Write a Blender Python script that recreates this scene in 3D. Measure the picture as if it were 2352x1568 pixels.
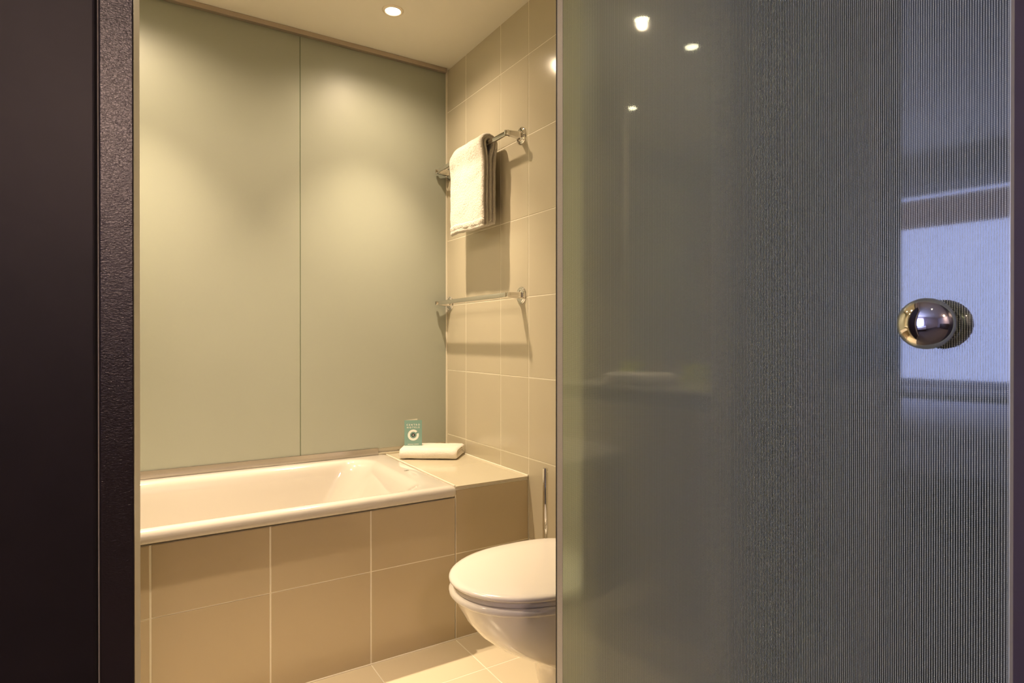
import bpy, bmesh, math, random
from mathutils import Vector, Matrix, noise
random.seed(7)
C = bpy.context.scene.collection
SC = bpy.context.scene
PI = math.pi
for o in list(bpy.data.objects):
    bpy.data.objects.remove(o)

# ------------------------------------------------------------------ camera, world, exposure
CAM_H, YAW, PITCH = 1.07, 0.5606, 0.0031
cam_d = bpy.data.cameras.new('camera'); cam = bpy.data.objects.new('camera', cam_d); C.objects.link(cam)
cam.location = (0, 0, CAM_H)
cam.rotation_euler = (PI/2 - PITCH, 0.0, -YAW)
cam_d.sensor_width = 36; cam_d.lens = 36*1377.3/2352
cam_d.clip_start = 0.02; cam_d.clip_end = 60
cam_d.dof.use_dof = True; cam_d.dof.focus_distance = 1.9; cam_d.dof.aperture_fstop = 13
SC.camera = cam
SC.view_settings.view_transform = 'Standard'; SC.view_settings.look = 'None'
SC.view_settings.gamma = 1; SC.view_settings.use_curve_mapping = False
SC.view_settings.exposure = 0.1
SC.cycles.max_bounces = 10; SC.cycles.diffuse_bounces = 5; SC.cycles.glossy_bounces = 6
SC.cycles.transparent_max_bounces = 12
SC.cycles.caustics_reflective = False; SC.cycles.caustics_refractive = False
SC.cycles.sample_clamp_indirect = 40.0

w = bpy.data.worlds.new('world'); SC.world = w; w.use_nodes = True
nt = w.node_tree; bg = nt.nodes['Background']
tc = nt.nodes.new('ShaderNodeTexCoord'); sp = nt.nodes.new('ShaderNodeSeparateXYZ'); rp = nt.nodes.new('ShaderNodeValToRGB')
nt.links.new(tc.outputs['Generated'], sp.inputs[0]); nt.links.new(sp.outputs['Z'], rp.inputs[0]); nt.links.new(rp.outputs[0], bg.inputs[0])
rp.color_ramp.elements[0].position = 0.0; rp.color_ramp.elements[0].color = (0.46, 0.52, 1.0, 1)
rp.color_ramp.elements[1].position = 0.7; rp.color_ramp.elements[1].color = (0.40, 0.46, 1.0, 1)
bg.inputs[1].default_value = 13.5

WARM = (1.0, 0.765, 0.51)
SPOT_W = 21.5
VAN_W = 30.0

# ------------------------------------------------------------------ materials
def mat(name, col, rough=0.5, metal=0.0, spec=0.5, coat=0.0, noise_amt=0.0, noise_scale=6.0, bump=0.0, bump_scale=60.0, sheen=0.0, ior=1.5, sss=0.0):
    m = bpy.data.materials.new(name); m.use_nodes = True
    n = m.node_tree.nodes; l = m.node_tree.links; b = n['Principled BSDF']
    b.inputs['Base Color'].default_value = (*col, 1); b.inputs['Roughness'].default_value = rough
    b.inputs['Metallic'].default_value = metal; b.inputs['IOR'].default_value = ior
    b.inputs['Coat Weight'].default_value = coat; b.inputs['Coat Roughness'].default_value = 0.04
    b.inputs['Sheen Weight'].default_value = sheen
    t = n.new('ShaderNodeTexCoord')
    if noise_amt:
        g = n.new('ShaderNodeNewGeometry')
        ns = n.new('ShaderNodeTexNoise'); ns.inputs['Scale'].default_value = noise_scale; ns.inputs['Detail'].default_value = 4
        l.new(g.outputs['Position'], ns.inputs['Vector'])
        mx = n.new('ShaderNodeMix'); mx.data_type = 'RGBA'
        mx.inputs[6].default_value = (*[c*(1-noise_amt) for c in col], 1); mx.inputs[7].default_value = (*[min(1, c*(1+noise_amt)) for c in col], 1)
        l.new(ns.outputs['Fac'], mx.inputs[0]); l.new(mx.outputs[2], b.inputs['Base Color'])
    if bump:
        g2 = n.new('ShaderNodeNewGeometry')
        nb = n.new('ShaderNodeTexNoise'); nb.inputs['Scale'].default_value = bump_scale; nb.inputs['Detail'].default_value = 3
        l.new(g2.outputs['Position'], nb.inputs['Vector'])
        bp = n.new('ShaderNodeBump'); bp.inputs['Strength'].default_value = bump; bp.inputs['Distance'].default_value = 0.002
        l.new(nb.outputs['Fac'], bp.inputs['Height']); l.new(bp.outputs[0], b.inputs['Normal'])
    return m

def emit(name, col, strength):
    m = bpy.data.materials.new(name); m.use_nodes = True
    n = m.node_tree.nodes; b = n['Principled BSDF']
    b.inputs['Base Color'].default_value = (1, 1, 1, 1)
    b.inputs['Emission Color'].default_value = (*col, 1); b.inputs['Emission Strength'].default_value = strength
    return m

M = {}
M['tile'] = mat('glossy_beige_tile', (0.56, 0.51, 0.39), 0.13, noise_amt=0.03, noise_scale=5, bump=0.02, bump_scale=9)
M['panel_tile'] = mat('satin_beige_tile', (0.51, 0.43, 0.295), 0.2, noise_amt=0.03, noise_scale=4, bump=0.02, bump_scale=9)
M['floor_tile'] = mat('satin_floor_tile', (0.71, 0.63, 0.475), 0.22, noise_amt=0.03, noise_scale=6, bump=0.03, bump_scale=12)
M['grout'] = mat('cream_grout', (0.82, 0.78, 0.66), 0.8)
M['ceiling'] = mat('white_ceiling_paint', (0.74, 0.71, 0.63), 0.7, noise_amt=0.02)
M['frost'] = mat('satin_frosted_glass', (0.365, 0.385, 0.318), 0.42, noise_amt=0.02, noise_scale=4, coat=0.0)
M['seam'] = mat('green_glass_seam', (0.16, 0.2, 0.13), 0.3)
M['silicone'] = mat('cream_silicone', (0.85, 0.8, 0.68), 0.5)
M['alu'] = mat('brushed_aluminium', (0.52, 0.44, 0.37), 0.33, metal=0.85, bump=0.02, bump_scale=300)
M['steel'] = mat('polished_steel_strip', (0.50, 0.46, 0.41), 0.25, metal=1.0)
M['chrome'] = mat('chrome', (0.82, 0.80, 0.78), 0.045, metal=1.0)
M['chrome_dark'] = mat('dark_chrome_groove', (0.35, 0.3, 0.24), 0.12, metal=1.0)
M['enamel'] = mat('white_enamel', (0.62, 0.585, 0.53), 0.10, coat=0.6)
M['ceramic'] = mat('white_ceramic', (0.88, 0.85, 0.79), 0.09, coat=0.5)
M['seat'] = mat('white_seat_plastic', (0.93, 0.88, 0.82), 0.16, coat=0.3)
M['frame'] = mat('dark_brown_lacquer', (0.028, 0.018, 0.015), 0.23, bump=0.0)
M['frame_panel'] = mat('dark_brown_panel', (0.026, 0.018, 0.017), 0.42, bump=0.12, bump_scale=55, noise_amt=0.3, noise_scale=14)
M['wall_dark'] = mat('dark_hall_paint', (0.03, 0.026, 0.03), 0.33, noise_amt=0.1)
M['card'] = mat('teal_card_print', (0.20, 0.355, 0.315), 0.45)
M['card_back'] = mat('cream_card_paper', (0.8, 0.77, 0.66), 0.6)
M['print_white'] = mat('white_print', (0.93, 0.88, 0.82), 0.6)
M['print_black'] = mat('black_print', (0.02, 0.015, 0.015), 0.5)
M['bed_wall'] = mat('pale_lilac_wall_paint', (0.60, 0.58, 0.62), 0.7)
M['carpet'] = mat('grey_brown_carpet', (0.10, 0.085, 0.08), 0.95, noise_amt=0.3, noise_scale=60)
M['linen'] = mat('white_bed_linen', (0.85, 0.85, 0.88), 0.8, bump=0.3, bump_scale=12)
M['wood'] = mat('dark_bed_wood', (0.06, 0.04, 0.03), 0.4)
M['winframe'] = mat('white_window_frame', (0.8, 0.8, 0.82), 0.4)
M['curtain'] = mat('pale_curtain_fabric', (0.66, 0.6, 0.66), 0.8)
M['stone'] = mat('dark_stone_counter', (0.06, 0.06, 0.055), 0.2)
M['soap'] = mat('yellow_green_wrapper', (0.55, 0.62, 0.08), 0.4)
M['mirror'] = mat('mirror_silver', (0.88, 0.9, 0.88), 0.01, metal=1.0)
M['lamp'] = emit('halogen_lamp', (1.0, 0.86, 0.62), 45.0)
M['ring'] = mat('satin_cream_lamp_ring', (0.78, 0.70, 0.58), 0.35, metal=0.2)

def orange_peel():
    m = mat('orange_peel_dark_lacquer', (0.034, 0.021, 0.018), 0.30)
    n = m.node_tree.nodes; l = m.node_tree.links; b = n['Principled BSDF']; b.inputs['Coat Weight'].default_value = 1.0; b.inputs['Coat Roughness'].default_value = 0.22
    g = n.new('ShaderNodeNewGeometry'); mp = n.new('ShaderNodeMapping'); mp.inputs['Scale'].default_value = (1, 1, 1.7)
    l.new(g.outputs['Position'], mp.inputs[0])
    v = n.new('ShaderNodeTexNoise'); v.inputs['Scale'].default_value = 330; v.inputs['Detail'].default_value = 1.5; v.inputs['Distortion'].default_value = 0.6
    l.new(mp.outputs[0], v.inputs['Vector'])
    bp = n.new('ShaderNodeBump'); bp.inputs['Strength'].default_value = 0.40; bp.inputs['Distance'].default_value = 0.001
    l.new(bp.outputs[0], b.inputs['Coat Normal']); l.new(v.outputs['Fac'], bp.inputs['Height']); l.new(bp.outputs[0], b.inputs['Normal'])
    return m
M['peel'] = orange_peel()

def terry(name, col, s, scale):
    m = mat(name, col, 0.95, sheen=0.4)
    n = m.node_tree.nodes; l = m.node_tree.links; b = n['Principled BSDF']
    g = n.new('ShaderNodeNewGeometry')
    v = n.new('ShaderNodeTexNoise'); v.inputs['Scale'].default_value = scale; v.inputs['Detail'].default_value = 3; v.inputs['Distortion'].default_value = 0.8
    l.new(g.outputs['Position'], v.inputs['Vector'])
    bp = n.new('ShaderNodeBump'); bp.inputs['Strength'].default_value = s; bp.inputs['Distance'].default_value = 0.004
    l.new(v.outputs['Fac'], bp.inputs['Height']); l.new(bp.outputs[0], b.inputs['Normal'])
    return m
M['terry'] = terry('white_terry_cloth', (0.60, 0.56, 0.49), 1.0, 125)
M['terry_fine'] = terry('white_smooth_cloth', (0.84, 0.79, 0.715), 0.5, 160)

# printed glass: staggered grid of pale dots on clear green tinted glass
DOT_U, DOT_V = 0.00238, 0.00201
def glass_mat(name, dots):
    m = bpy.data.materials.new(name); m.use_nodes = True
    n = m.node_tree.nodes; l = m.node_tree.links
    out = n['Material Output']; n.remove(n['Principled BSDF'])
    tr = n.new('ShaderNodeBsdfTransparent'); tr.inputs[0].default_value = (0.78, 0.88, 0.74, 1)
    gl = n.new('ShaderNodeBsdfGlossy'); gl.inputs['Roughness'].default_value = 0.035; gl.inputs[0].default_value = (0.96, 1, 0.96, 1)
    g_ = n.new('ShaderNodeNewGeometry'); dp = n.new('ShaderNodeVectorMath'); dp.operation = 'DOT_PRODUCT'
    l.new(g_.outputs['Normal'], dp.inputs[0]); l.new(g_.outputs['Incoming'], dp.inputs[1])
    def mth0(op, a, b=0.0):
        q = n.new('ShaderNodeMath'); q.operation = op
        for i, x in enumerate((a, b)):
            if isinstance(x, (int, float)): q.inputs[i].default_value = x
            else: l.new(x, q.inputs[i])
        return q.outputs[0]
    # Schlick reflectance, the same from either side of the sheet
    sch = mth0('ADD', mth0('MULTIPLY', mth0('POWER', mth0('SUBTRACT', 1.0, mth0('ABSOLUTE', dp.outputs['Value'])), 5.0), 0.92), 0.05 if dots else 0.015)
    mx = n.new('ShaderNodeMixShader'); l.new(sch, mx.inputs[0]); l.new(tr.outputs[0], mx.inputs[1]); l.new(gl.outputs[0], mx.inputs[2])
    if not dots:    # rear face: satin etched, blurs what stands away from the glass
        rf = n.new('ShaderNodeBsdfRefraction'); rf.inputs['Roughness'].default_value = 0.55; rf.inputs['IOR'].default_value = 1.15; rf.inputs[0].default_value = (0.52, 0.56, 0.52, 1)
        gl.inputs['Roughness'].default_value = 0.35; l.new(rf.outputs[0], mx.inputs[1])
        l.new(mx.outputs[0], out.inputs[0]); return m
    tc = n.new('ShaderNodeTexCoord'); s = n.new('ShaderNodeSeparateXYZ'); l.new(tc.outputs['Object'], s.inputs[0])
    def mth(op, a, b=None, c=None):
        q = n.new('ShaderNodeMath'); q.operation = op
        for i, x in enumerate((a, b, c)):
            if x is None: continue
            if isinstance(x, (int, float)): q.inputs[i].default_value = x
            else: l.new(x, q.inputs[i])
        return q.outputs[0]
    u = mth('DIVIDE', s.outputs['X'], DOT_U)
    sk = mth('MULTIPLY', s.outputs['X'], 0.10)
    v = mth('DIVIDE', mth('ADD', s.outputs['Z'], sk), DOT_V)
    fu = mth('SUBTRACT', mth('FRACT', mth('ADD', u, 1000.0)), 0.5); fv = mth('SUBTRACT', mth('FRACT', mth('ADD', v, 1000.0)), 0.5)
    # 0 at centre; ellipse
    r2 = mth('ADD', mth('POWER', mth('ABSOLUTE', mth('DIVIDE', fu, 0.245)), 2.0), mth('POWER', mth('ABSOLUTE', mth('DIVIDE', fv, 0.385)), 2.0))
    dot = mth('LESS_THAN', r2, 1.0)
    # unprinted margin near the far (hinge) edge
    edge = mth('LESS_THAN', s.outputs['X'], DOOR_W - 0.012)
    dot2 = mth('MULTIPLY', dot, edge)
    df = n.new('ShaderNodeBsdfPrincipled'); df.inputs['Base Color'].default_value = (0.78, 0.87, 0.69, 1); df.inputs['Roughness'].default_value = 0.35
    tl = n.new('ShaderNodeBsdfTranslucent'); tl.inputs[0].default_value = (0.4, 0.45, 0.36, 1)
    ad = n.new('ShaderNodeMixShader'); ad.inputs[0].default_value = 0.08; l.new(df.outputs[0], ad.inputs[1]); l.new(tl.outputs[0], ad.inputs[2])
    m2 = n.new('ShaderNodeMixShader'); l.new(dot2, m2.inputs[0]); l.new(mx.outputs[0], m2.inputs[1]); l.new(ad.outputs[0], m2.inputs[2])
    l.new(m2.outputs[0], out.inputs[0])
    return m

# ------------------------------------------------------------------ helpers
def link(name, bm, m, parent=None, smooth=False, loc=None, rot=None, me=None):
    if me is None:
        me = bpy.data.meshes.new(name)
        bmesh.ops.recalc_face_normals(bm, faces=bm.faces)
        bm.to_mesh(me); bm.free()
        if m: me.materials.append(M[m] if isinstance(m, str) else m)
        if smooth:
            for p in me.polygons: p.use_smooth = True
    o = bpy.data.objects.new(name, me); C.objects.link(o)
    if parent: o.parent = parent
    if loc is not None: o.location = loc
    if rot is not None: o.rotation_euler = rot
    return o
def tag(o, label=None, cat=None, group=None, kind=None):
    for k, v in (('label', label), ('category', cat), ('group', group), ('kind', kind)):
        if v: o[k] = v
    return o
def empty(name, loc=(0, 0, 0), rz=0, **k):
    o = bpy.data.objects.new(name, None); C.objects.link(o); o.location = loc; o.rotation_euler = (0, 0, rz)
    o.empty_display_size = 0.05
    return tag(o, **k)
def add_box(bm, x0, x1, y0, y1, z0, z1, bev=0.0, seg=2):
    r = bmesh.ops.create_cube(bm, size=1)
    vs = r['verts']
    for v in vs:
        v.co = Vector(((x0+x1)/2 + v.co.x*(x1-x0), (y0+y1)/2 + v.co.y*(y1-y0), (z0+z1)/2 + v.co.z*(z1-z0)))
    if bev:
        es = list({e for v in vs for e in v.link_edges})
        bmesh.ops.bevel(bm, geom=es, offset=bev, segments=seg, profile=0.5, affect='EDGES')
    return bm
def box(name, m, x0, x1, y0, y1, z0, z1, bev=0.0, parent=None, seg=2, smooth=False):
    bm = bmesh.new(); add_box(bm, x0, x1, y0, y1, z0, z1, bev, seg)
    return link(name, bm, m, parent, smooth)
def smooth_by_angle(o, ang=40):
    me = o.data
    for p in me.polygons: p.use_smooth = True
    bm = bmesh.new(); bm.from_mesh(me)
    for e in bm.edges:
        if len(e.link_faces) == 2 and e.calc_face_angle(0) > math.radians(ang): e.smooth = False
    bm.to_mesh(me); bm.free(); return o
def lathe(prof, n=48):
    """profile [(r, h)] around local Z"""
    bm = bmesh.new(); rings = []
    for r, h in prof:
        if r < 1e-6: rings.append([bm.verts.new((0, 0, h))])
        else: rings.append([bm.verts.new((r*math.cos(2*PI*i/n), r*math.sin(2*PI*i/n), h)) for i in range(n)])
    for a, b in zip(rings, rings[1:]):
        for i in range(n):
            j = (i+1) % n
            if len(a) == 1 and len(b) == 1: continue
            if len(a) == 1: bm.faces.new((a[0], b[i], b[j]))
            elif len(b) == 1: bm.faces.new((a[i], a[j], b[0]))
            else: bm.faces.new((a[i], a[j], b[j], b[i]))
    return bm
def loft(rings, cap0=True, cap1=True):
    bm = bmesh.new(); R = [[bm.verts.new(p) for p in r] for r in rings]; n = len(R[0])
    for a, b in zip(R, R[1:]):
        for i in range(n):
            j = (i+1) % n; bm.faces.new((a[i], a[j], b[j], b[i]))
    if cap0: bm.faces.new(R[0])
    if cap1: bm.faces.new(R[-1])
    return bm
def rrect(x0, x1, y0, y1, r, z, k=10, rs=None):
    """rounded rectangle ring, 4*(k+1) points; rs = radii for corners (x1y1, x0y1, x0y0, x1y0)"""
    rs = rs or (r, r, r, r); out = []
    for (cx, cy, a0, rr) in ((x1, y1, 0, rs[0]), (x0, y1, PI/2, rs[1]), (x0, y0, PI, rs[2]), (x1, y0, 1.5*PI, rs[3])):
        ox = cx - rr if cx == x1 else cx + rr
        oy = cy - rr if cy == y1 else cy + rr
        for i in range(k+1):
            a = a0 + PI/2*i/k
            out.append((ox + rr*math.cos(a), oy + rr*math.sin(a), z))
    return out

_tiles = {}
def tile_mesh(wd, ht, m):
    key = (round(wd, 4), round(ht, 4), m)
    if key not in _tiles:
        bm = bmesh.new(); b = 0.0012; d = 0.004
        o = [(0, 0), (wd, 0), (wd, ht), (0, ht)]; i_ = [(b, b), (wd-b, b), (wd-b, ht-b), (b, ht-b)]
        lo = [bm.verts.new((x, y, -d)) for x, y in o]; mid = [bm.verts.new((x, y, -b*.7)) for x, y in o]; hi = [bm.verts.new((x, y, 0)) for x, y in i_]
        for A, B in ((lo, mid), (mid, hi)):
            for i in range(4): bm.faces.new((A[i], A[(i+1) % 4], B[(i+1) % 4], B[i]))
        bm.faces.new(hi); bm.faces.new(lo[::-1])
        me = bpy.data.meshes.new('tile'); bm.to_mesh(me); bm.free(); me.materials.append(M[m]); _tiles[key] = me
    return _tiles[key]
GAP = 0.0032
GAPU = {'panel_tile': 0.0052}
def tiles(parent, O, U, V, us, vs, m='tile', skip=None, jit=0.0005):
    """tile faces on the plane O + u*U + v*V, normal U x V, joints at us / vs"""
    U, V = Vector(U), Vector(V); N = U.cross(V)
    R = Matrix((U, V, N)).transposed().to_4x4()
    for a0, a1 in zip(us, us[1:]):
        for b0, b1 in zip(vs, vs[1:]):
            if skip and skip((a0+a1)/2, (b0+b1)/2): continue
            gu = GAPU.get(m, GAP); me = tile_mesh(a1-a0-gu, b1-b0-GAP, m)
            o = bpy.data.objects.new('tile', me); C.objects.link(o)
            p = Vector(O) + U*(a0+gu/2) + V*(b0+GAP/2) + N*random.uniform(-jit, 0)
            o.matrix_world = Matrix.Translation(p) @ R @ Matrix.Rotation(random.uniform(-.0006, .0006), 4, 'X') @ Matrix.Rotation(random.uniform(-.0006, .0006), 4, 'Y')
            o.parent = parent; o.matrix_parent_inverse = Matrix()

# ------------------------------------------------------------------ room numbers (metres)
W, B, T, G, F = 1.2789, 2.6252, 1.9181, 1.030, 0.985
XL = -0.738
H = 2.3707
ROWS = [0.0, 0.305, 0.6152, 0.9252, 1.2352, 1.5452, 1.8552, 2.1652, H]
PX = [XL, -0.587, -0.277, 0.0333, 0.3435, 0.6558, 0.9665, W]

# ------------------------------------------------------------------ structure
wr = box('wall_right', 'grout', W+0.0012, W+0.12, G-0.1, B+0.1, 0, H+0.15); tag(wr, kind='structure')
tiles(wr, (W, B, 0), (0, -1, 0), (0, 0, 1), [0.0, B-2.434, B-2.1272, B-T, B-1.608, B-1.298, B-G], ROWS)
wl = box('wall_left', 'grout', XL-0.12, XL-0.0012, G-0.1, B+0.1, 0, H+0.15); tag(wl, kind='structure')
tiles(wl, (XL, G, 0), (0, 1, 0), (0, 0, 1), [0, 0.268, 0.578, 0.888, 1.198, 1.508, B-G], ROWS)
wb = box('wall_back', 'grout', XL-0.12, W+0.12, B+0.012, B+0.13, 0, H+0.15); tag(wb, kind='structure')
fl = box('floor', 'grout', XL-0.12, W+0.12, G-0.06, B+0.1, -0.12, -0.0012); tag(fl, kind='structure')
tiles(fl, (XL, G-0.05, 0), (1, 0, 0), (0, 1, 0), [x-XL for x in PX], [0, 1.0777-G+.05, 1.3877-G+.05, 1.6977-G+.05, T-G+.05], m='floor_tile')
ce = box('ceiling', 'ceiling', XL-0.12, W+0.12, G-0.09, B+0.13, H, H+0.15); tag(ce, kind='structure')
# front wall of the bathroom either side of the doorway
XR = 0.852
wf = empty('wall_front', (0, 0, 0), kind='structure')
box('wall_panel', 'frame_panel', -1.24, -0.0435, F-0.008, G-0.045, 0, 2.5, 0.005, wf, 4)
box('wall_core', 'grout', -1.24, -0.02, G-0.045, G-0.003, 0, 2.5, 0, wf)
box('wall_core', 'grout', XR+0.02, W+0.12, G-0.045, G-0.003, 0, 2.5, 0, wf)
box('wall_panel', 'frame_panel', XR+0.045, W+0.3, F-0.008, G-0.045, 0, 2.5, 0.003, wf)
box('wall_core', 'grout', -0.02, XR+0.02, F, G-0.003, 2.12, 2.5, 0, wf)
tiles(wf, (XR+0.02, G, 0), (-1, 0, 0), (0, 0, 1), [-(W-XR-0.02), -0.0], ROWS)
tiles(wf, (-0.02, G, 0), (-1, 0, 0), (0, 0, 1), [0, 0.31, 0.62, -0.02-XL], ROWS)
# door frame
tr = empty('trim_1', (0, 0, 0), kind='structure')
o = box('frame_jamb', 'peel', -0.0420, -0.0015, F-0.002, G+0.004, 0, 2.12, 0.0022, tr, 3)
o = box('frame_jamb', 'peel', XR, XR+0.044, F-0.002, G+0.004, 0, 2.12, 0.0022, tr, 3)
o = box('frame_header', 'peel', -0.042, XR+0.044, F-0.002, G+0.004, 2.085, 2.125, 0.0022, tr, 3)
bm = bmesh.new()
lo_ = [bm.verts.new((x, y, 0)) for x, y in ((-0.003, G+.005), (0.0058, G+.060), (-0.003, G+.060))]; hi_ = [bm.verts.new((v.co.x, v.co.y, 2.1)) for v in lo_]
bm.faces.new(lo_[::-1]); bm.faces.new(hi_)
for i in range(3): bm.faces.new((lo_[i], lo_[(i+1) % 3], hi_[(i+1) % 3], hi_[i]))
link('reveal_edging', bm, 'silicone', tr)
# back wall: frosted panels
SX = 0.5907
g1 = box('frosted_glass_panel', 'frost', XL+0.004, SX-0.0016, B, B+0.008, 0.577, H-0.004, 0.0008)
tag(g1, 'wide satin frosted green-grey glass panel above the bath, left of the vertical seam', 'glass panel')
g2 = box('frosted_glass_panel', 'frost', SX+0.0016, W-0.009, B, B+0.008, 0.577, H-0.004, 0.0008)
tag(g2, 'satin frosted green-grey glass panel between the vertical seam and the tiled wall', 'glass panel')
o = box('trim_2', 'seam', SX-0.0015, SX+0.0015, B+0.0015, B+0.009, 0.577, H-0.02); tag(o, kind='structure')
o = box('trim_3', 'silicone', W-0.0085, W-0.0005, B-0.0012, B+0.006, 0.55, H-0.0); tag(o, kind='structure')
o = box('trim_4', 'alu', XL, W-0.012, B-0.022, B-0.001, H-0.020, H-0.0005, 0.001); tag(o, kind='structure')
o = box('trim_5', 'steel', XL, 0.93, B-0.004, B+0.002, 0.5485, 0.5795, 0.0008); tag(o, kind='structure')
o = box('trim_6', 'tile', 0.93, W-0.002, B-0.003, B+0.004, 0.5468, 0.556, 0.0015); tag(o, kind='structure')

# ------------------------------------------------------------------ bath surround and ledge
bs = empty('bath_surround', (0, T, 0), label='tiled front panel and ledge boxing in the bath', cat='bath surround')
P_ = 0.5471
def ch(name, m, *a, **k):
    o = box(name, m, *a, **k); o.parent = bs; o.matrix_parent_inverse = Matrix.Translation((0, -T, 0)); return o
ch('front_core', 'grout', XL+0.001, 0.9665, T+0.0013, T+0.02, 0, 0.506)
ch('front_core', 'grout', 0.9650, W-0.001, T+0.0013, T+0.02, 0, 0.535)
ch('ledge_core', 'grout', 0.9670, W-0.001, T+0.004, B-0.004, 0.50, P_-0.0022)
tp = empty('front_tiles', (0, 0, 0)); bpy.data.objects.remove(tp)
def tiles_p(*a, **k):
    before = set(C.objects); tiles(None, *a, **k)
    for o in set(C.objects) - before:
        o.parent = bs; o.matrix_parent_inverse = Matrix.Translation((0, -T, 0))
tiles_p((XL, T, 0), (1, 0, 0), (0, 0, 1), [x-XL for x in PX[:-1]], [0.0, 0.305, 0.507], m='panel_tile')
tiles_p((XL, T, 0), (1, 0, 0), (0, 0, 1), [x-XL for x in PX[-2:]], [0.0, 0.305, 0.534], m='panel_tile')
tiles_p((0.9665, T-0.004, P_), (1, 0, 0), (0, 1, 0), [0.0, W-0.9665], [0.0, 0.314, 0.624, B-T+0.003], m='tile')
ch('silicone_bead', 'silicone', 0.9640, 0.9685, T+0.006, B-0.01, P_-0.003, P_+0.0025, bev=0.001)
ch('silicone_bead', 'silicone', W-0.006, W-0.0005, T-0.002, B-0.004, P_-0.002, P_+0.004, bev=0.0015)
ch('floor_bead', 'silicone', XL+0.001, W-0.001, T-0.004, T+0.0005, -0.001, 0.0035, bev=0.001)

# ------------------------------------------------------------------ bathtub
def bathtub():
    x0, x1, y0, y1 = -0.732, 0.9655, 1.8990, 2.6170
    k = 12; R = []
    def ring(i, z, r, ex=0):
        R.append(rrect(x0+i, x1-i, y0+i, y1-i, r, z, k))
    ring(0.012, 0.514, 0.012); ring(0.003, 0.5155, 0.016); ring(0, 0.521, 0.018); ring(0, 0.532, 0.018); ring(0.0015, 0.541, 0.018); ring(0.006, 0.5475, 0.018)
    ring(0.013, 0.5513, 0.018); ring(0.022, 0.5525, 0.018)
    def inner(f, z, rr, right=0.0, left=0.0, side=0.0):
        R.append(rrect(x0+0.10+left+f, x1-0.105-right-f, y0+0.040+side+f, y1-0.062-side-f, rr, z, k))
    inner(-0.012, 0.5520, 0.10); inner(-0.004, 0.5505, 0.10); inner(0.003, 0.547, 0.10); inner(0.009, 0.540, 0.10, 0.004)
    inner(0.013, 0.530, 0.11, 0.008); inner(0.017, 0.505, 0.12, 0.018, 0.01); inner(0.021, 0.46, 0.13, 0.038, 0.02); inner(0.028, 0.38, 0.13, 0.075, 0.03)
    inner(0.038, 0.28, 0.13, 0.12, 0.04); inner(0.052, 0.20, 0.12, 0.155, 0.05); inner(0.072, 0.155, 0.11, 0.18, 0.06); inner(0.10, 0.135, 0.09, 0.20, 0.07)
    inner(0.15, 0.128, 0.05, 0.23, 0.1)
    bm = loft(R, False, True)
    b = link('bathtub', bm, 'enamel', smooth=True)
    tag(b, 'white enamelled steel bathtub with a rounded rim below the frosted glass', 'bathtub')
    smooth_by_angle(b, 60)
    # overflow and drain (left end, out of sight behind the frame), small chrome things
    o = link('drain', lathe([(0, .004), (.02, .004), (.028, .002), (.03, 0)], 32), 'chrome', b, True); o.location = (0.06, 2.26, 0.1282)
    o = link('grip_mark', lathe([(0, 0.0012), (.008, 0.001), (.010, 0)], 20), 'chrome_dark', b, True); o.location = (0.907, 2.23, 0.5522); o.scale = (1.1, 0.3, 1)
    return b
bathtub()

# ------------------------------------------------------------------ ceiling spots
LIGHTS = [(-0.35, -0.15, 6.5, 'added unseen spotlight in the hall ceiling, brightens the dots on the glass door', 2),  # hall spot is added out of view to brighten the door dots
          (0.864, 2.262, SPOT_W, 'recessed ceiling spotlight over the right end of the bath', 1),
          (-0.02, 2.262, SPOT_W, 'recessed ceiling spotlight over the left part of the bath, behind the door frame', 1),
          (-0.375, 1.64, VAN_W, 'recessed ceiling spotlight above the vanity counter, seen in the glass door', 0)]
for x, y, pw, lab, tub in LIGHTS:
    t = empty('ceiling_spotlight', (x, y, 2.5 if tub == 2 else H), label=lab, cat='spotlight', group='recessed ceiling spotlights')
    link('rim', lathe([(0.0285, -0.001), (0.030, -0.0045), (0.036, -0.0045), (0.0415, -0.002), (0.0425, 0.0)], 40), 'ring', t, True)
    link('lamp_lens', lathe([(0, -0.0035), (0.02, -0.0032), (0.0287, -0.0015)], 32), 'lamp', t, True)
    for nm, size, k in (('lamp_beam', 78, 1.35), ('lamp_spill', 156, 0.30)):
        ld = bpy.data.lights.new(nm, 'SPOT'); ld.energy = pw*4*k; ld.color = WARM; ld.spot_size = math.radians(size); ld.spot_blend = 1.0
        ld.shadow_soft_size = 0.016
        lo = bpy.data.objects.new(nm, ld); C.objects.link(lo); lo.parent = t; lo.location = (0, 0, -0.022)

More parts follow.
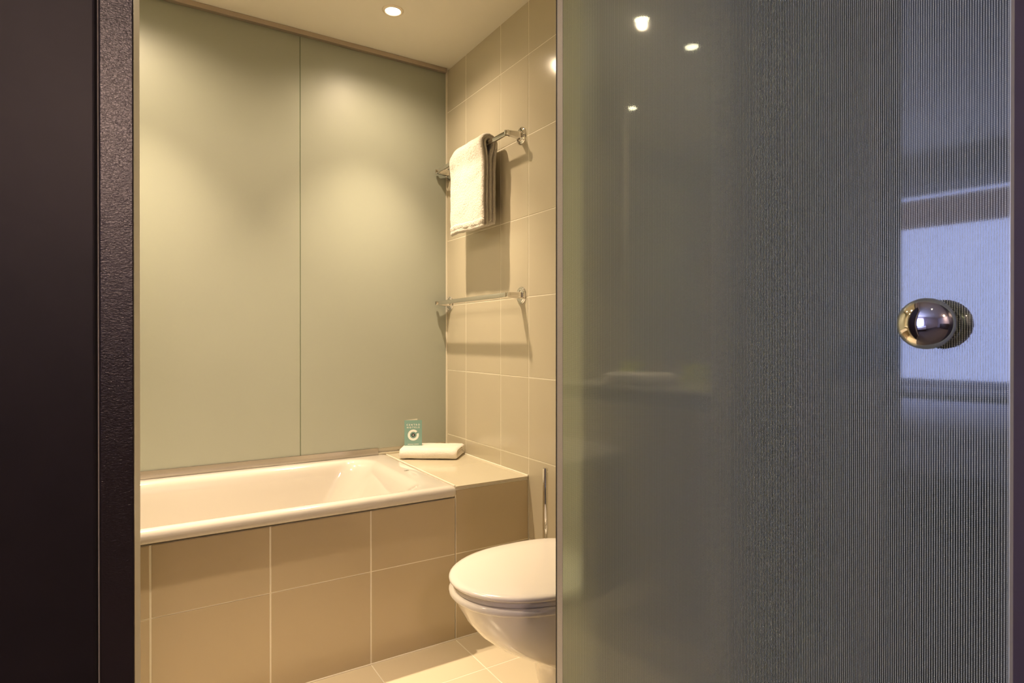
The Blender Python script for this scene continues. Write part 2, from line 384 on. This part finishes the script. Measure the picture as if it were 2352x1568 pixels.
# ------------------------------------------------------------------ towel rails
def towel_rail(z, lab):
    t = empty('towel_rail', (W, 2.28, z), label=lab, cat='towel rail', group='chrome towel rails')
    bx = 1.2115 - W
    for yy in (2.596-2.28, 1.967-2.28):
        s = -1 if yy < 0 else 1
        r = link('rosette', lathe([(0, .008), (.0235, .008), (.0262, .0072), (.0272, .0055), (.0285, .0045), (.0318, .004), (.033, .0028), (.0335, 0)], 56), 'chrome', t)
        r.rotation_euler = (0, -PI/2, 0); r.location = (0, yy, 0); smooth_by_angle(r, 50)
        # tapering arm with a flat face
        rings = []
        for f, hw, hh in ((0.0, .0135, .0135), (0.012, .0135, .0135), (.018, .0125, .013), (.045, .009, .011), (.064, .0065, .0095), (.071, .004, .0085)):
            x = -0.006-f; yc = yy + s*0.0*f
            rings.append([(x, p[0], p[1]) for p in [(q[0], q[1]) for q in rrect(yc-hw, yc+hw, -hh, hh, min(hw, hh)*.45, 0, 4)]])
        a = link('arm', loft(rings), 'chrome', t); smooth_by_angle(a, 45)
        e = link('end_screw', lathe([(0, .0015), (.004, .001), (.0045, 0)], 16), 'chrome_dark', r, True); e.location = (0.016, 0, .008)
    R = []
    for yy in (-0.325, -0.322, 0.328, 0.331):
        sh = 0.85 if yy in (-0.325, 0.331) else 1.0
        R.append([(bx + p[0]*sh, yy, p[1]*sh) for p in rrect(-.0055, .0055, -.0095, .0095, .004, 0, 4)])
    b = link('bar', loft(R), 'chrome', t); smooth_by_angle(b, 45)
    return t
towel_rail(1.866, 'upper chrome towel rail on the tiled wall, with a white towel hanging over it')
towel_rail(1.243, 'lower chrome towel rail on the tiled wall, empty')

# ------------------------------------------------------------------ cloth
def cloth(path, th, L, n_l, mapf, amp, seed, freq=22.0, shrink=0.0):
    """strip of thickness th along 2-D path, extruded to length L; mapf(a, l, b) -> xyz"""
    P = [Vector(p) for p in path]; n = len(P); left = []; right = []
    for i, p in enumerate(P):
        d = (P[min(i+1, n-1)] - P[max(i-1, 0)]).normalized(); nn = Vector((-d.y, d.x))
        left.append(p + nn*th/2); right.append(p - nn*th/2)
    d0 = (P[0]-P[1]).normalized(); d1 = (P[-1]-P[-2]).normalized()
    cap = lambda c, d, nn, s: [c + (nn*math.cos(a) + d*math.sin(a))*th/2 for a in [PI*k/6 for k in range(1, 6)]]
    nL = (left[-1]-P[-1]).normalized(); n0 = (right[0]-P[0]).normalized()
    poly = left + cap(P[-1], d1, nL, 1) + right[::-1] + cap(P[0], d0, n0, 1)
    rings = []
    for j in range(n_l+1):
        l = L*j/n_l; ed = min(l, L-l); r = th*0.45
        ins = 0.0
        if ed < r: ins = r - math.sqrt(max(0, r*r - (r-ed)**2))
        ring = []
        cen = [(left[min(i, n-1)] + right[min(i, n-1)])/2 for i in range(n)]
        allc = [P[i] for i in range(n)] + [P[-1]]*5 + [P[n-1-i] for i in range(n)] + [P[0]]*5
        for q, c in zip(poly, allc):
            v = q + (c-q)*min(0.96, ins/(th/2))*0.9
            w_ = Vector(mapf(v.x, l, v.y))
            nv = noise.noise_vector(w_*freq + Vector((seed, 0, 0)))
            n2 = noise.noise_vector(w_*freq*3.7 + Vector((0, seed, 0)))
            ring.append(w_ + nv*amp + n2*amp*0.35)
        rings.append(ring)
    return loft(rings)
def u_path(xa, za, xb, zb, ztop, step=0.012):
    r = (xb-xa)/2; cx = (xa+xb)/2; pts = []
    n = int((ztop-za)/step)
    pts += [(xa, za + (ztop-za)*i/n) for i in range(n)]
    pts += [(cx - r*math.cos(a), ztop + r*math.sin(a)*0.85) for a in [PI*k/10 for k in range(11)]]
    n = int((ztop-zb)/step)
    pts += [(xb, ztop - (ztop-zb)*i/n) for i in range(1, n+1)]
    return pts
ht = empty('hand_towel', (1.2115, 2.25, 1.866), label='white terry hand towel folded over the upper chrome towel rail', cat='towel', group=None)
Y0 = 2.098; LEN = 0.300
def mp_h(a, l, b):
    # drifts a little, the far shoulder slips down over the rail
    t = max(0.0, (1.866-b)/0.34)
    sh = max(0.0, (l-(LEN-0.075))/0.075)
    top = max(0.0, 1-max(0.0, 1.885-b)/0.07)
    z = b - 1.866 + (-0.006*math.cos(l*9)*t) - 0.020*sh*sh*(0.35+0.65*top)
    return (a - 1.2115, Y0 + l*(1-0.02*t) + 0.004*t - 0.012*top*sh - 2.25, z)
def converge(path, k0, zt=1.866):
    out = []
    for x, z in path:
        f = min(1.0, max(0.0, (zt-z)/0.07)); f = f*f*(3-2*f)
        out.append((1.212 + (x-1.212)*(1-(1-k0)*f), z))
    return out
link('outer_fold', cloth(converge(u_path(1.1775, 1.535, 1.2465, 1.553, 1.869), 0.74), 0.0158, LEN, 34, mp_h, 0.0028, 3), 'terry', ht, True)
link('inner_fold', cloth(converge(u_path(1.1930, 1.545, 1.2310, 1.562, 1.871), 0.46), 0.0150, LEN-0.006, 30, lambda a, l, b: mp_h(a, l+0.001, b), 0.0018, 9), 'terry', ht, True)
hem = [(1.174+0.012*math.cos(a), 1.543+0.013*math.sin(a)) for a in [PI*1.0+PI*1.0*k/8 for k in range(9)]]
o = link('hem', cloth([(1.183, 1.56), (1.1835, 1.548), (1.187, 1.540), (1.193, 1.537), (1.200, 1.540), (1.204, 1.55)], 0.0150, LEN-0.002, 34, mp_h, 0.0022, 5), 'terry', ht, True)

# folded towel on the ledge
ang = math.atan2(-0.128, 0.186)
ft = empty('folded_towel', (0.970, 2.470, P_), ang, label='white folded towel lying on the tiled ledge in the corner, under the teal card', cat='towel')
def side_u(y0, y1, z0, z1):
    r = (z1-z0)/2; c = (z0+z1)/2; pts = [(y1 - (y1-y0)*i/10, z0) for i in range(10)]
    pts += [(y0 - r*math.sin(a)*0.9, c - r*math.cos(a)) for a in [PI*k/8 for k in range(9)]]
    pts += [(y0 + (y1-y0)*i/10, z1) for i in range(1, 11)]
    return pts
def mp_f(a, l, b):
    sk = 0.02*(a/0.15)*(l/0.226-0.3)
    return (l + sk + 0.001, a, b*(1 - 0.10*math.exp(-((l-0.226)/0.03)**2)*0) + 0.0015)
link('outer_fold', cloth(side_u(0.022, 0.148, 0.008, 0.0395), 0.0152, 0.250, 32, mp_f, 0.0020, 12, 16), 'terry_fine', ft, True)
link('inner_fold', cloth(side_u(0.036, 0.143, 0.0190, 0.0285), 0.0088, 0.243, 24, lambda a, l, b: mp_f(a, l+0.003, b), 0.0010, 14, 16), 'terry_fine', ft, True)

# ------------------------------------------------------------------ teal tent card
cx_, cy_ = 1.050, 2.503
CA = -(0.5606 + math.radians(-9.3))    # faces the camera
cardT = empty('tent_card', (cx_, cy_, P_+0.0490), CA, label='small teal folded card with a white ring emblem, standing on the folded towel', cat='card')
cw, chh = 0.0775, 0.1135
def leaf(name, m, y_top, y_bot, x0, x1, h, th=0.0006):
    bm = bmesh.new()
    vs = [bm.verts.new(p) for p in ((x0, y_bot, 0), (x1, y_bot, 0), (x1, y_top, h), (x0, y_top, h))]
    vs2 = [bm.verts.new((v.co.x, v.co.y+th, v.co.z)) for v in vs]
    bm.faces.new(vs); bm.faces.new(vs2[::-1])
    for i in range(4): bm.faces.new((vs[i], vs[(i+1) % 4], vs2[(i+1) % 4], vs2[i]))
    return link(name, bm, m, cardT)
front = leaf('front_leaf', 'card', 0.004, 0.0, -cw/2, cw/2, chh)
# the rear leaf opens behind, hinged on the left edge
bm = bmesh.new(); pts = [(-cw/2, 0.001), (cw/2-0.020, 0.030)]
vs = [bm.verts.new(p) for p in ((pts[0][0], pts[0][1], 0), (pts[1][0], pts[1][1], 0.0), (pts[1][0], pts[1][1]+.003, chh+0.003), (pts[0][0], pts[0][1]+.003, chh+0.0))]
vs2 = [bm.verts.new((v.co.x, v.co.y+0.0006, v.co.z)) for v in vs]
bm.faces.new(vs); bm.faces.new(vs2[::-1])
for i in range(4): bm.faces.new((vs[i], vs[(i+1) % 4], vs2[(i+1) % 4], vs2[i]))
link('rear_leaf', bm, 'card_back', cardT)
def text(s, size, x, z, m, name, parent, sp=1.0, dy=0.0):
    cu = bpy.data.curves.new(name, 'FONT'); cu.body = s; cu.size = size; cu.space_character = sp; cu.align_x = 'CENTER'; cu.extrude = 0.00008; cu.resolution_u = 3
    cu.offset = size*0.018
    to = bpy.data.objects.new(name, cu); C.objects.link(to)
    dg = bpy.context.evaluated_depsgraph_get(); me = bpy.data.meshes.new_from_object(to.evaluated_get(dg))
    bpy.data.objects.remove(to); me.materials.clear(); me.materials.append(M[m])
    o = bpy.data.objects.new(name, me); C.objects.link(o); o.parent = parent
    tilt = math.atan2(0.004, chh)
    o.rotation_euler = (PI/2 - tilt, 0, 0); o.location = (x, 0.004*z/chh - 0.0004 + dy, z)
    return o
text('CENTRO', 0.0102, 0.0, 0.0898, 'print_white', 'lettering', front, 1.72)
text('HOTELS', 0.0102, 0.0, 0.0780, 'print_white', 'lettering', front, 1.74)
def ring_flat(r0, r1, a0, a1, n=48):
    bm = bmesh.new(); prev = None
    for i in range(n+1):
        a = a0 + (a1-a0)*i/n
        p = [bm.verts.new((r*math.cos(a), 0, r*math.sin(a))) for r in (r0, r1)]
        if prev: bm.faces.new((prev[0], prev[1], p[1], p[0]))
        prev = p
    return bm
zc = 0.0475
tl = -math.atan2(0.004, chh)
def flat(name, bm, m, dy):
    o = link(name, bm, m, front); o.location = (0.0005, 0.004*zc/chh - 0.0004 - dy, zc); o.rotation_euler = (tl, 0, 0); return o
flat('ring_emblem', ring_flat(0.0148, 0.0245, math.radians(44), math.radians(380)), 'print_white', 0)
flat('emblem_centre', ring_flat(0.0, 0.0082, 0, 2*PI), 'print_black', 0.0001)
text('C', 0.0110, 0.0005, zc-0.0040, 'print_white', 'emblem_letter', front, 1.0, -0.0003)
bm = bmesh.new()
xx = -0.024
while xx < 0.023:
    ww = random.uniform(0.0012, 0.0022); add_box(bm, xx, xx+ww, -0.0003, -0.0001, 0.0060, 0.0082); xx += ww + 0.0007 + (0.002 if abs(xx) < 0.0015 else 0)
o = link('small_print', bm, 'print_white', front); o['kind'] = 'stuff'

# ------------------------------------------------------------------ toilet
TY = 1.362
def egg(xt, xb, hw, z, yc=TY, n=56, xw=None, sq=0.0):
    """closed outline: round tip at xt (towards the room), blunt end at xb"""
    xw = xw if xw is not None else xt + hw*1.28
    out = []
    for i in range(n):
        a = 2*PI*i/n
        c, s = math.cos(a), math.sin(a)
        if c >= 0:   # tip side
            x = xw - (xw-xt)*(abs(c)**0.96); y = hw*math.copysign(abs(s)**0.98, s)
        else:
            e = 0.55
            x = xw + (xb-xw)*(abs(c)**e); y = hw*math.copysign(abs(s)**0.62, s)*(1-0.10*abs(c))
        out.append((x, yc+y, z))
    return out
tlt = empty('toilet', (1.05, TY, 0), label='white ceramic toilet with closed lid beside the ledge, partly behind the glass door', cat='toilet')
def tl_part(name, rings, m, c0=True, c1=True, ang_=50):
    o = link(name, loft([[(p[0]-1.05, p[1]-TY, p[2]) for p in r] for r in rings], c0, c1), m, tlt); smooth_by_angle(o, ang_); return o
br = [egg(0.990, 1.255, .124, 0.0, xw=1.10), egg(0.983, 1.258, .128, 0.01, xw=1.10), egg(.970, 1.262, .134, .08, xw=1.10), egg(.957, 1.266, .140, .15, xw=1.09), egg(.940, 1.268, .144, .188, xw=1.08),
      egg(.905, 1.268, .147, .207, xw=1.06), egg(.858, 1.27, .151, .230, xw=1.03), egg(.805, 1.272, .158, .262, xw=1.0), egg(.760, 1.274, .170, .300, xw=.97), egg(.728, 1.275, .179, .340, xw=.95),
      egg(.706, 1.276, .1855, .380, xw=.94), egg(.698, 1.276, .188, .398, xw=.935)]
tl_part('bowl', br, 'ceramic', True, False, 80)
tl_part('rim', [egg(.698, 1.276, .188, .398, xw=.935), egg(.689, 1.276, .1925, .4015, xw=.935), egg(.686, 1.276, .194, .4065, xw=.935), egg(.686, 1.276, .194, .4125, xw=.935), egg(.690, 1.276, .191, .4175, xw=.935), egg(.70, 1.276, .183, .419, xw=.935)], 'ceramic', False, True, 80)
tl_part('seat', [egg(.703, 1.15, .182, .4195, xw=.935), egg(.697, 1.15, .186, .421, xw=.935), egg(.696, 1.15, .187, .428, xw=.935), egg(.700, 1.15, .184, .4325, xw=.935)], 'ceramic')
lid = tl_part('lid', [egg(.699, 1.165, .187, .4345, xw=.935), egg(.690, 1.168, .192, .4360, xw=.935), egg(.6855, 1.17, .1945, .4405, xw=.935), egg(.687, 1.17, .1940, .4455, xw=.935), egg(.693, 1.168, .190, .4490, xw=.935),
     egg(.706, 1.16, .180, .4508, xw=.935), egg(.76, 1.12, .14, .4515, xw=.935), egg(.86, 1.03, .06, .452, xw=.935)], 'seat', True, True, 80)
for s in (-1, 1):
    h_ = link('hinge', lathe([(0, .018), (.010, .018), (.0125, .015), (.0125, 0)], 24), 'chrome', tlt, True); h_.location = (1.195-1.05, s*0.075, .419)

# ------------------------------------------------------------------ free-standing pole stand (toilet brush set)
st = empty('toilet_brush_stand', (1.155, 1.630, 0), label='slim chrome pole stand between the toilet and the ledge', cat='stand')
link('base', lathe([(0, 0), (.022, 0), (.023, .002), (.022, .008), (.012, .011), (0, .011)], 40), 'chrome', st, True)
link('pole', lathe([(.0092, .010), (.0092, .640), (.0088, .6425), (.008, .6435), (0, .6435)], 32), 'chrome', st)
smooth_by_angle(st.children[-1], 50)
link('pole_joint', lathe([(.0096, .315), (.0099, .316), (.0099, .320), (.0096, .321)], 32), 'chrome_dark', st, True)
link('brush_sleeve', lathe([(.0098, .012), (.0165, .014), (.0165, .30), (.0098, .302)], 36), 'chrome', st, True)

# ------------------------------------------------------------------ glass door (leaf open, plane normal at 86 degrees)
PHI = math.radians(86.0); DD = 0.80
nx, ny = math.sin(PHI), math.cos(PHI)
Nn = Vector((0.784, 0.258)); Hh = Vector((0.7335, 0.9945))
# near edge N to far (hinge) edge Hh, local +X from N to H, local +Y = leaf thickness pointing away
dv = (Hh-Nn); DOOR_W = dv.length; rz = math.atan2(dv.y, dv.x)
M['print_glass'] = glass_mat('dot_printed_glass', True)
M['clear_glass'] = glass_mat('clear_glass', False)
M['glass_edge'] = mat('green_polished_glass_edge', (0.80, 0.90, 0.74), 0.2, coat=0.3)
door = empty('door_1', (Nn.x, Nn.y, 0), rz, kind='structure', label='open glass door leaf printed with fine pale dots', )
TH = 0.012
# local y: camera side is +y or -y ? normal away from camera = (nx, ny); local y axis = (-sin rz, cos rz)
yloc = Vector((-math.sin(rz), math.cos(rz))); sgn = 1 if yloc.dot(Vector((nx, ny))) > 0 else -1
bm = bmesh.new()
v = [bm.verts.new(p) for p in ((0, 0, .01), (DOOR_W, 0, .01), (DOOR_W, 0, 2.08), (0, 0, 2.08))]; bm.faces.new(v)
link('glass_pane', bm, 'print_glass', door)
bm = bmesh.new(); y_ = sgn*TH
v = [bm.verts.new(p) for p in ((0, y_, .01), (DOOR_W, y_, .01), (DOOR_W, y_, 2.08), (0, y_, 2.08))]; bm.faces.new(v)
rear = link('rear_face', bm, 'clear_glass', door)
if rear.data.polygons[0].normal.y*sgn > 0: rear.data.flip_normals()   # entry side faces the hall
ya, yb = sorted((0, sgn*TH))
box('polished_edge', 'glass_edge', -0.0008, 0.0, ya, yb, .01, 2.08, 0, door)
box('polished_edge', 'glass_edge', DOOR_W, DOOR_W+0.0008, ya, yb, .01, 2.08, 0, door)
box('edge_seal', 'wood', DOOR_W+0.0008, DOOR_W+0.0026, ya-0.0012, yb+0.001, .01, 2.08, 0, door)
M['seal'] = mat('grey_seal_plastic', (0.62, 0.59, 0.52), 0.3, bump=0.3, bump_scale=180)
fy = -0.0008 if sgn > 0 else 0.0
box('seal_profile', 'seal', DOOR_W-0.018, DOOR_W-0.001, fy-0.0002, fy+0.0008-0.0002, .01, 2.08, 0.0003, door, 1)
def knob(side):
    KR, KA, K0, e_ = 0.0288, 0.0205, 0.0255, 2/2.2
    pr = [(0.0150, 0.0), (0.0150, 0.0085)] + [(0.0150+(KR-0.0150)*math.sin(q)**0.8, 0.009 + (K0-0.009)*(1-math.cos(q))**0.9) for q in [PI/2*i/12 for i in range(13)]]
    pr += [(KR*math.cos(q)**e_, K0 + KA*math.sin(q)**e_) for q in [PI/2*i/30 for i in range(1, 30)]] + [(0, K0+KA)]
    k = link('door_knob', lathe(pr, 80), 'chrome', door, True)
    k.rotation_euler = (PI/2 if side < 0 else -PI/2, 0, 0); k.location = (KX, 0 if side*sgn < 0 else sgn*TH, 1.088)
    r = link('knob_collar', lathe([(0.0160, 0.0), (0.0215, 0.0), (0.0222, 0.001), (0.0222, 0.0055), (0.0213, 0.0068), (0.0160, 0.0072)], 56), 'chrome', k); smooth_by_angle(r, 50)
KX = 0.068
knob(-sgn); knob(sgn)
for zz in (0.0, 2.06):
    box('pivot_fitting', 'steel', DOOR_W-0.12, DOOR_W-0.002, ya-0.012, yb+0.012, zz+.008, zz+.055, 0.003, door)

# ------------------------------------------------------------------ vanity (seen only reflected in the door)
VX = -0.56
pw = box('wall_vanity', 'grout', XL, VX-0.0012, G, T-0.03, 0, H); tag(pw, kind='structure')
tiles(pw, (VX, G, 0), (0, 1, 0), (0, 0, 1), [0, 0.268, 0.578, T-0.03-G], ROWS)
tiles(pw, (VX, T-0.03, 0), (-1, 0, 0), (0, 0, 1), [0, VX-XL], ROWS)
vn = empty('vanity_counter', (VX, 1.4, 0), label='pale vanity counter with a dark front edge, reflected in the glass door', cat='counter')
def chv(name, m, *a, **k):
    o = box(name, m, *a, **k); o.parent = vn; o.matrix_parent_inverse = Matrix.Translation((-VX, -1.4, 0)); return o
chv('countertop', 'ceramic', VX+.001, -0.152, G, T-0.05, .885, .899, bev=.002)
chv('front_apron', 'stone', -0.168, -0.150, G, T-0.05, .835, .885, bev=.002)
chv('side_apron', 'stone', VX+.001, -0.170, T-0.068, T-0.05, .835, .885, bev=.002)
for yy in (1.2, 1.7):
    chv('bracket', 'steel', VX+.001, -0.18, yy-.015, yy+.015, .84, .884, bev=.002)
bz = .899
prof = [(0, .02), (.09, .022), (.135, .03), (.155, .045), (.162, .06), (.168, .062), (.173, .060), (.170, .04), (.145, .012), (.10, 0), (0, 0)]
bsn = empty('wash_basin', (-0.315, 1.60, bz), label='white wash basin on the vanity counter, seen in the glass door', cat='basin')
link('bowl', lathe([(r*0.86, h*0.6) for r, h in prof], 56), 'ceramic', bsn, True)
link('waste', lathe([(0, .0135), (.02, .0135), (.024, .0122)], 24), 'chrome', bsn, True)
fa = empty('basin_tap', (-0.525, 1.60, bz), label='chrome basin tap behind the white wash basin', cat='tap')
link('body', lathe([(.018, 0), (.018, .006), (.012, .010), (.012, .11), (.010, .114), (0, .115)], 32), 'chrome', fa, True)
bm = bmesh.new(); add_box(bm, 0.0, 0.085, -.009, .009, .085, .098, .003); link('spout', bm, 'chrome', fa)
bm = bmesh.new(); add_box(bm, -0.005, 0.05, -.004, .004, .117, .123, .002); link('lever', bm, 'chrome', fa)
for i, (yy, ln, lab) in enumerate(((1.475, .11, 'folded yellow-green face cloth on the vanity counter in front of the mirror, nearer the door'), (1.80, .10, 'folded yellow-green face cloth on the vanity counter, at the bath end'))):
    so = empty('face_cloth', (-0.515, yy, bz+.0005), 0.1*i, label=lab, cat='cloth', group='face cloths on the vanity counter')
    bm = bmesh.new(); add_box(bm, -.035, .035, -ln/2, ln/2, 0, .026, .009, 3); link('lower_fold', bm, 'soap', so, True)
    bm = bmesh.new(); add_box(bm, -.033, .034, -ln/2+.003, ln/2-.003, .024, .048, .009, 3); link('upper_fold', bm, 'soap', so, True)
    bm = bmesh.new(); add_box(bm, -.034, .032, -ln/2+.001, ln/2-.004, .046, .070, .009, 3); link('top_fold', bm, 'soap', so, True)
mr = empty('wall_mirror', (VX, 1.45, 1.5), label='large frameless mirror on the tiled wall above the vanity', cat='mirror')
bm = bmesh.new(); add_box(bm, 0.0045, .008, -.40, .40, -.52, .80); link('silvered_glass', bm, 'mirror', mr)
bm = bmesh.new(); add_box(bm, 0.0005, .0045, -.39, .39, -.51, .79); link('backing', bm, 'stone', mr)

# ------------------------------------------------------------------ hall and bedroom (reflected in knob and glass)
WX = -3.9
o = box('floor', 'carpet', WX-0.1, 2.6, -3.0, F-0.0, -0.12, -0.004); tag(o, kind='structure')
o = box('floor', 'carpet', WX-0.1, -1.24, F, 4.0, -0.12, -0.004); tag(o, kind='structure')
o = box('ceiling', 'ceiling', WX-0.1, 2.6, -3.1, F-0.0, 2.5, 2.62); tag(o, kind='structure')
o = box('ceiling', 'ceiling', WX-0.1, -1.24, F, 4.1, 2.5, 2.62); tag(o, kind='structure')
o = box('wall_hall', 'wall_dark', 1.06, 1.16, -3.0, F-0.01, 0, 2.5); tag(o, kind='structure')
o = box('wall_near', 'bed_wall', WX-0.1, 2.6, -3.1, -3.0, 0, 2.5); tag(o, kind='structure')
o = box('wall_far', 'bed_wall', WX-0.1, -1.24, 4.0, 4.1, 0, 2.5); tag(o, kind='structure')
o = box('wall_side', 'bed_wall', -1.26, -1.241, F, 4.0, 0, 2.5); tag(o, kind='structure')
wy0, wy1, wz0, wz1 = 0.75, 3.40, 0.70, 2.27
ww_ = empty('wall_window', (0, 0, 0), kind='structure')
for a in ((-3.1, wy0, 0, 2.5), (wy1, 4.1, 0, 2.5), (wy0, wy1, 0, wz0), (wy0, wy1, wz1, 2.5)):
    box('wall_part', 'bed_wall', WX-0.12, WX, *a, parent=ww_)
wi = empty('window_1', (0, 0, 0), kind='structure')
for a in ((wy0, wy0+.06, wz0, wz1), (wy1-.06, wy1, wz0, wz1), (wy0+.06, wy1-.06, wz0, wz0+.06), (wy0+.06, wy1-.06, wz1-.06, wz1)):
    box('frame_bar', 'winframe', WX-0.10, WX-0.05, *a, bev=.004, parent=wi)
box('window_sill', 'winframe', WX-0.02, WX+0.16, wy0-.05, wy1+.05, wz0-.035, wz0-.002, bev=.004, parent=wi)
M['blind'] = mat('lilac_blind_fabric', (0.75, 0.66, 0.72), 0.8)
bn = M['blind'].node_tree; bl = bn.nodes.new('ShaderNodeBsdfTranslucent'); bl.inputs[0].default_value = (0.55, 0.40, 0.30, 1); bx_ = bn.nodes.new('ShaderNodeMixShader'); bx_.inputs[0].default_value = 0.6
bn.links.new(bn.nodes['Principled BSDF'].outputs[0], bx_.inputs[1]); bn.links.new(bl.outputs[0], bx_.inputs[2]); bn.links.new(bx_.outputs[0], bn.nodes['Material Output'].inputs[0])
box('roller_blind', 'blind', WX-0.035, WX-0.033, wy0+.01, wy1-.01, 1.95, 2.18, parent=wi)
box('curtain_rail', 'alu', WX+0.06, WX+0.10, 0.0, 3.98, 2.42, 2.45, bev=.003, parent=wi)
def curtain(y0, y1, lab):
    bm = bmesh.new(); n = 60; prev = None
    for i in range(n+1):
        y = y0 + (y1-y0)*i/n; x = WX+0.08 + 0.03*math.sin(i*1.05) + .006*math.sin(i*2.3)
        p = [bm.verts.new((x, y, z)) for z in (0.05, 1.2, 2.42)]
        if prev:
            for k in range(2): bm.faces.new((prev[k], p[k], p[k+1], prev[k+1]))
        prev = p
    o = link('curtain', bm, 'curtain', smooth=True); tag(o, lab, 'curtain', 'bedroom curtains')
curtain(0.1, 0.72, 'pale curtain at the near side of the bedroom window, only seen in reflections')
curtain(3.43, 3.9, 'pale curtain at the far side of the bedroom window, only seen in reflections')
bd = empty('bed', (-3.0, 1.2, 0), label='bed with white linen under the bedroom window, seen in the reflection of the door knob', cat='bed')
for nme, m, a, bv in (('bed_frame', 'wood', (-.75, .75, -.95, .95, .12, .32), .01), ('mattress', 'linen', (-.73, .73, -.93, .93, .32, .52), .04), ('duvet', 'linen', (-.76, .76, -.6, .96, .50, .62), .055), ('pillow', 'linen', (-.65, -.05, -.92, -.55, .53, .66), .05), ('pillow', 'linen', (.05, .65, -.92, -.55, .53, .66), .05)):
    bm = bmesh.new(); add_box(bm, *a, bv, 4); link(nme, bm, m, bd, True)
for sx in (-.7, .7):
    for sy in (-.9, .9):
        bm = bmesh.new(); add_box(bm, sx-.03, sx+.03, sy-.03, sy+.03, 0, .13, .004); link('leg', bm, 'wood', bd)
sb = empty('sideboard', (-0.6, -2.72, 0), label='dark low sideboard against the wall behind the camera', cat='sideboard')
bm = bmesh.new(); add_box(bm, -1.5, 1.5, -.26, .24, .06, 1.02, .005); link('carcass', bm, 'wood', sb)
for i in range(4):
    bm = bmesh.new(); add_box(bm, -1.48+i*.745, -1.48+i*.745+.72, .241, .258, .09, .98, .003); d_ = link('cabinet_door', bm, 'wood', sb)
    bm = bmesh.new(); add_box(bm, -1.48+i*.745+.6, -1.48+i*.745+.62, .259, .28, .5, .65, .003); link('handle', bm, 'steel', d_)
cl = empty('ceiling_lamp', (-0.2, -2.3, 2.5), label='round opal ceiling lamp in the hall behind the camera', cat='lamp')
M['post_tint'] = mat('lilac_window_light_tint', (0.30, 0.27, 0.44), 0.5)  # lilac of the window light put into the base colour
M['opal'] = emit('opal_lamp_glass', (1.0, 0.68, 0.54), 95.0)
link('base', lathe([(.17, 0), (.17, -.03), (.16, -.035), (0, -.035)], 48), 'winframe', cl, True)
link('opal_shade', lathe([(.16, -.036), (.165, -.055), (.15, -.085), (.10, -.105), (0, -.112)], 48), 'opal', cl, True)
o = box('added_post', 'post_tint', 1.0, 1.06, 0.12, 0.329, 0, 2.5, 0.002); tag(o, kind='structure')  # added strip past the door edge, window light painted in its colour
# daylight portal at the window opening
pl = bpy.data.lights.new('window_portal', 'AREA'); pl.shape = 'RECTANGLE'; pl.size = wy1-wy0; pl.size_y = wz1-wz0; pl.cycles.is_portal = True
po = bpy.data.objects.new('window_portal', pl); C.objects.link(po); po.location = (WX-0.03, (wy0+wy1)/2, (wz0+wz1)/2); po.rotation_euler = (PI/2, 0, -PI/2)
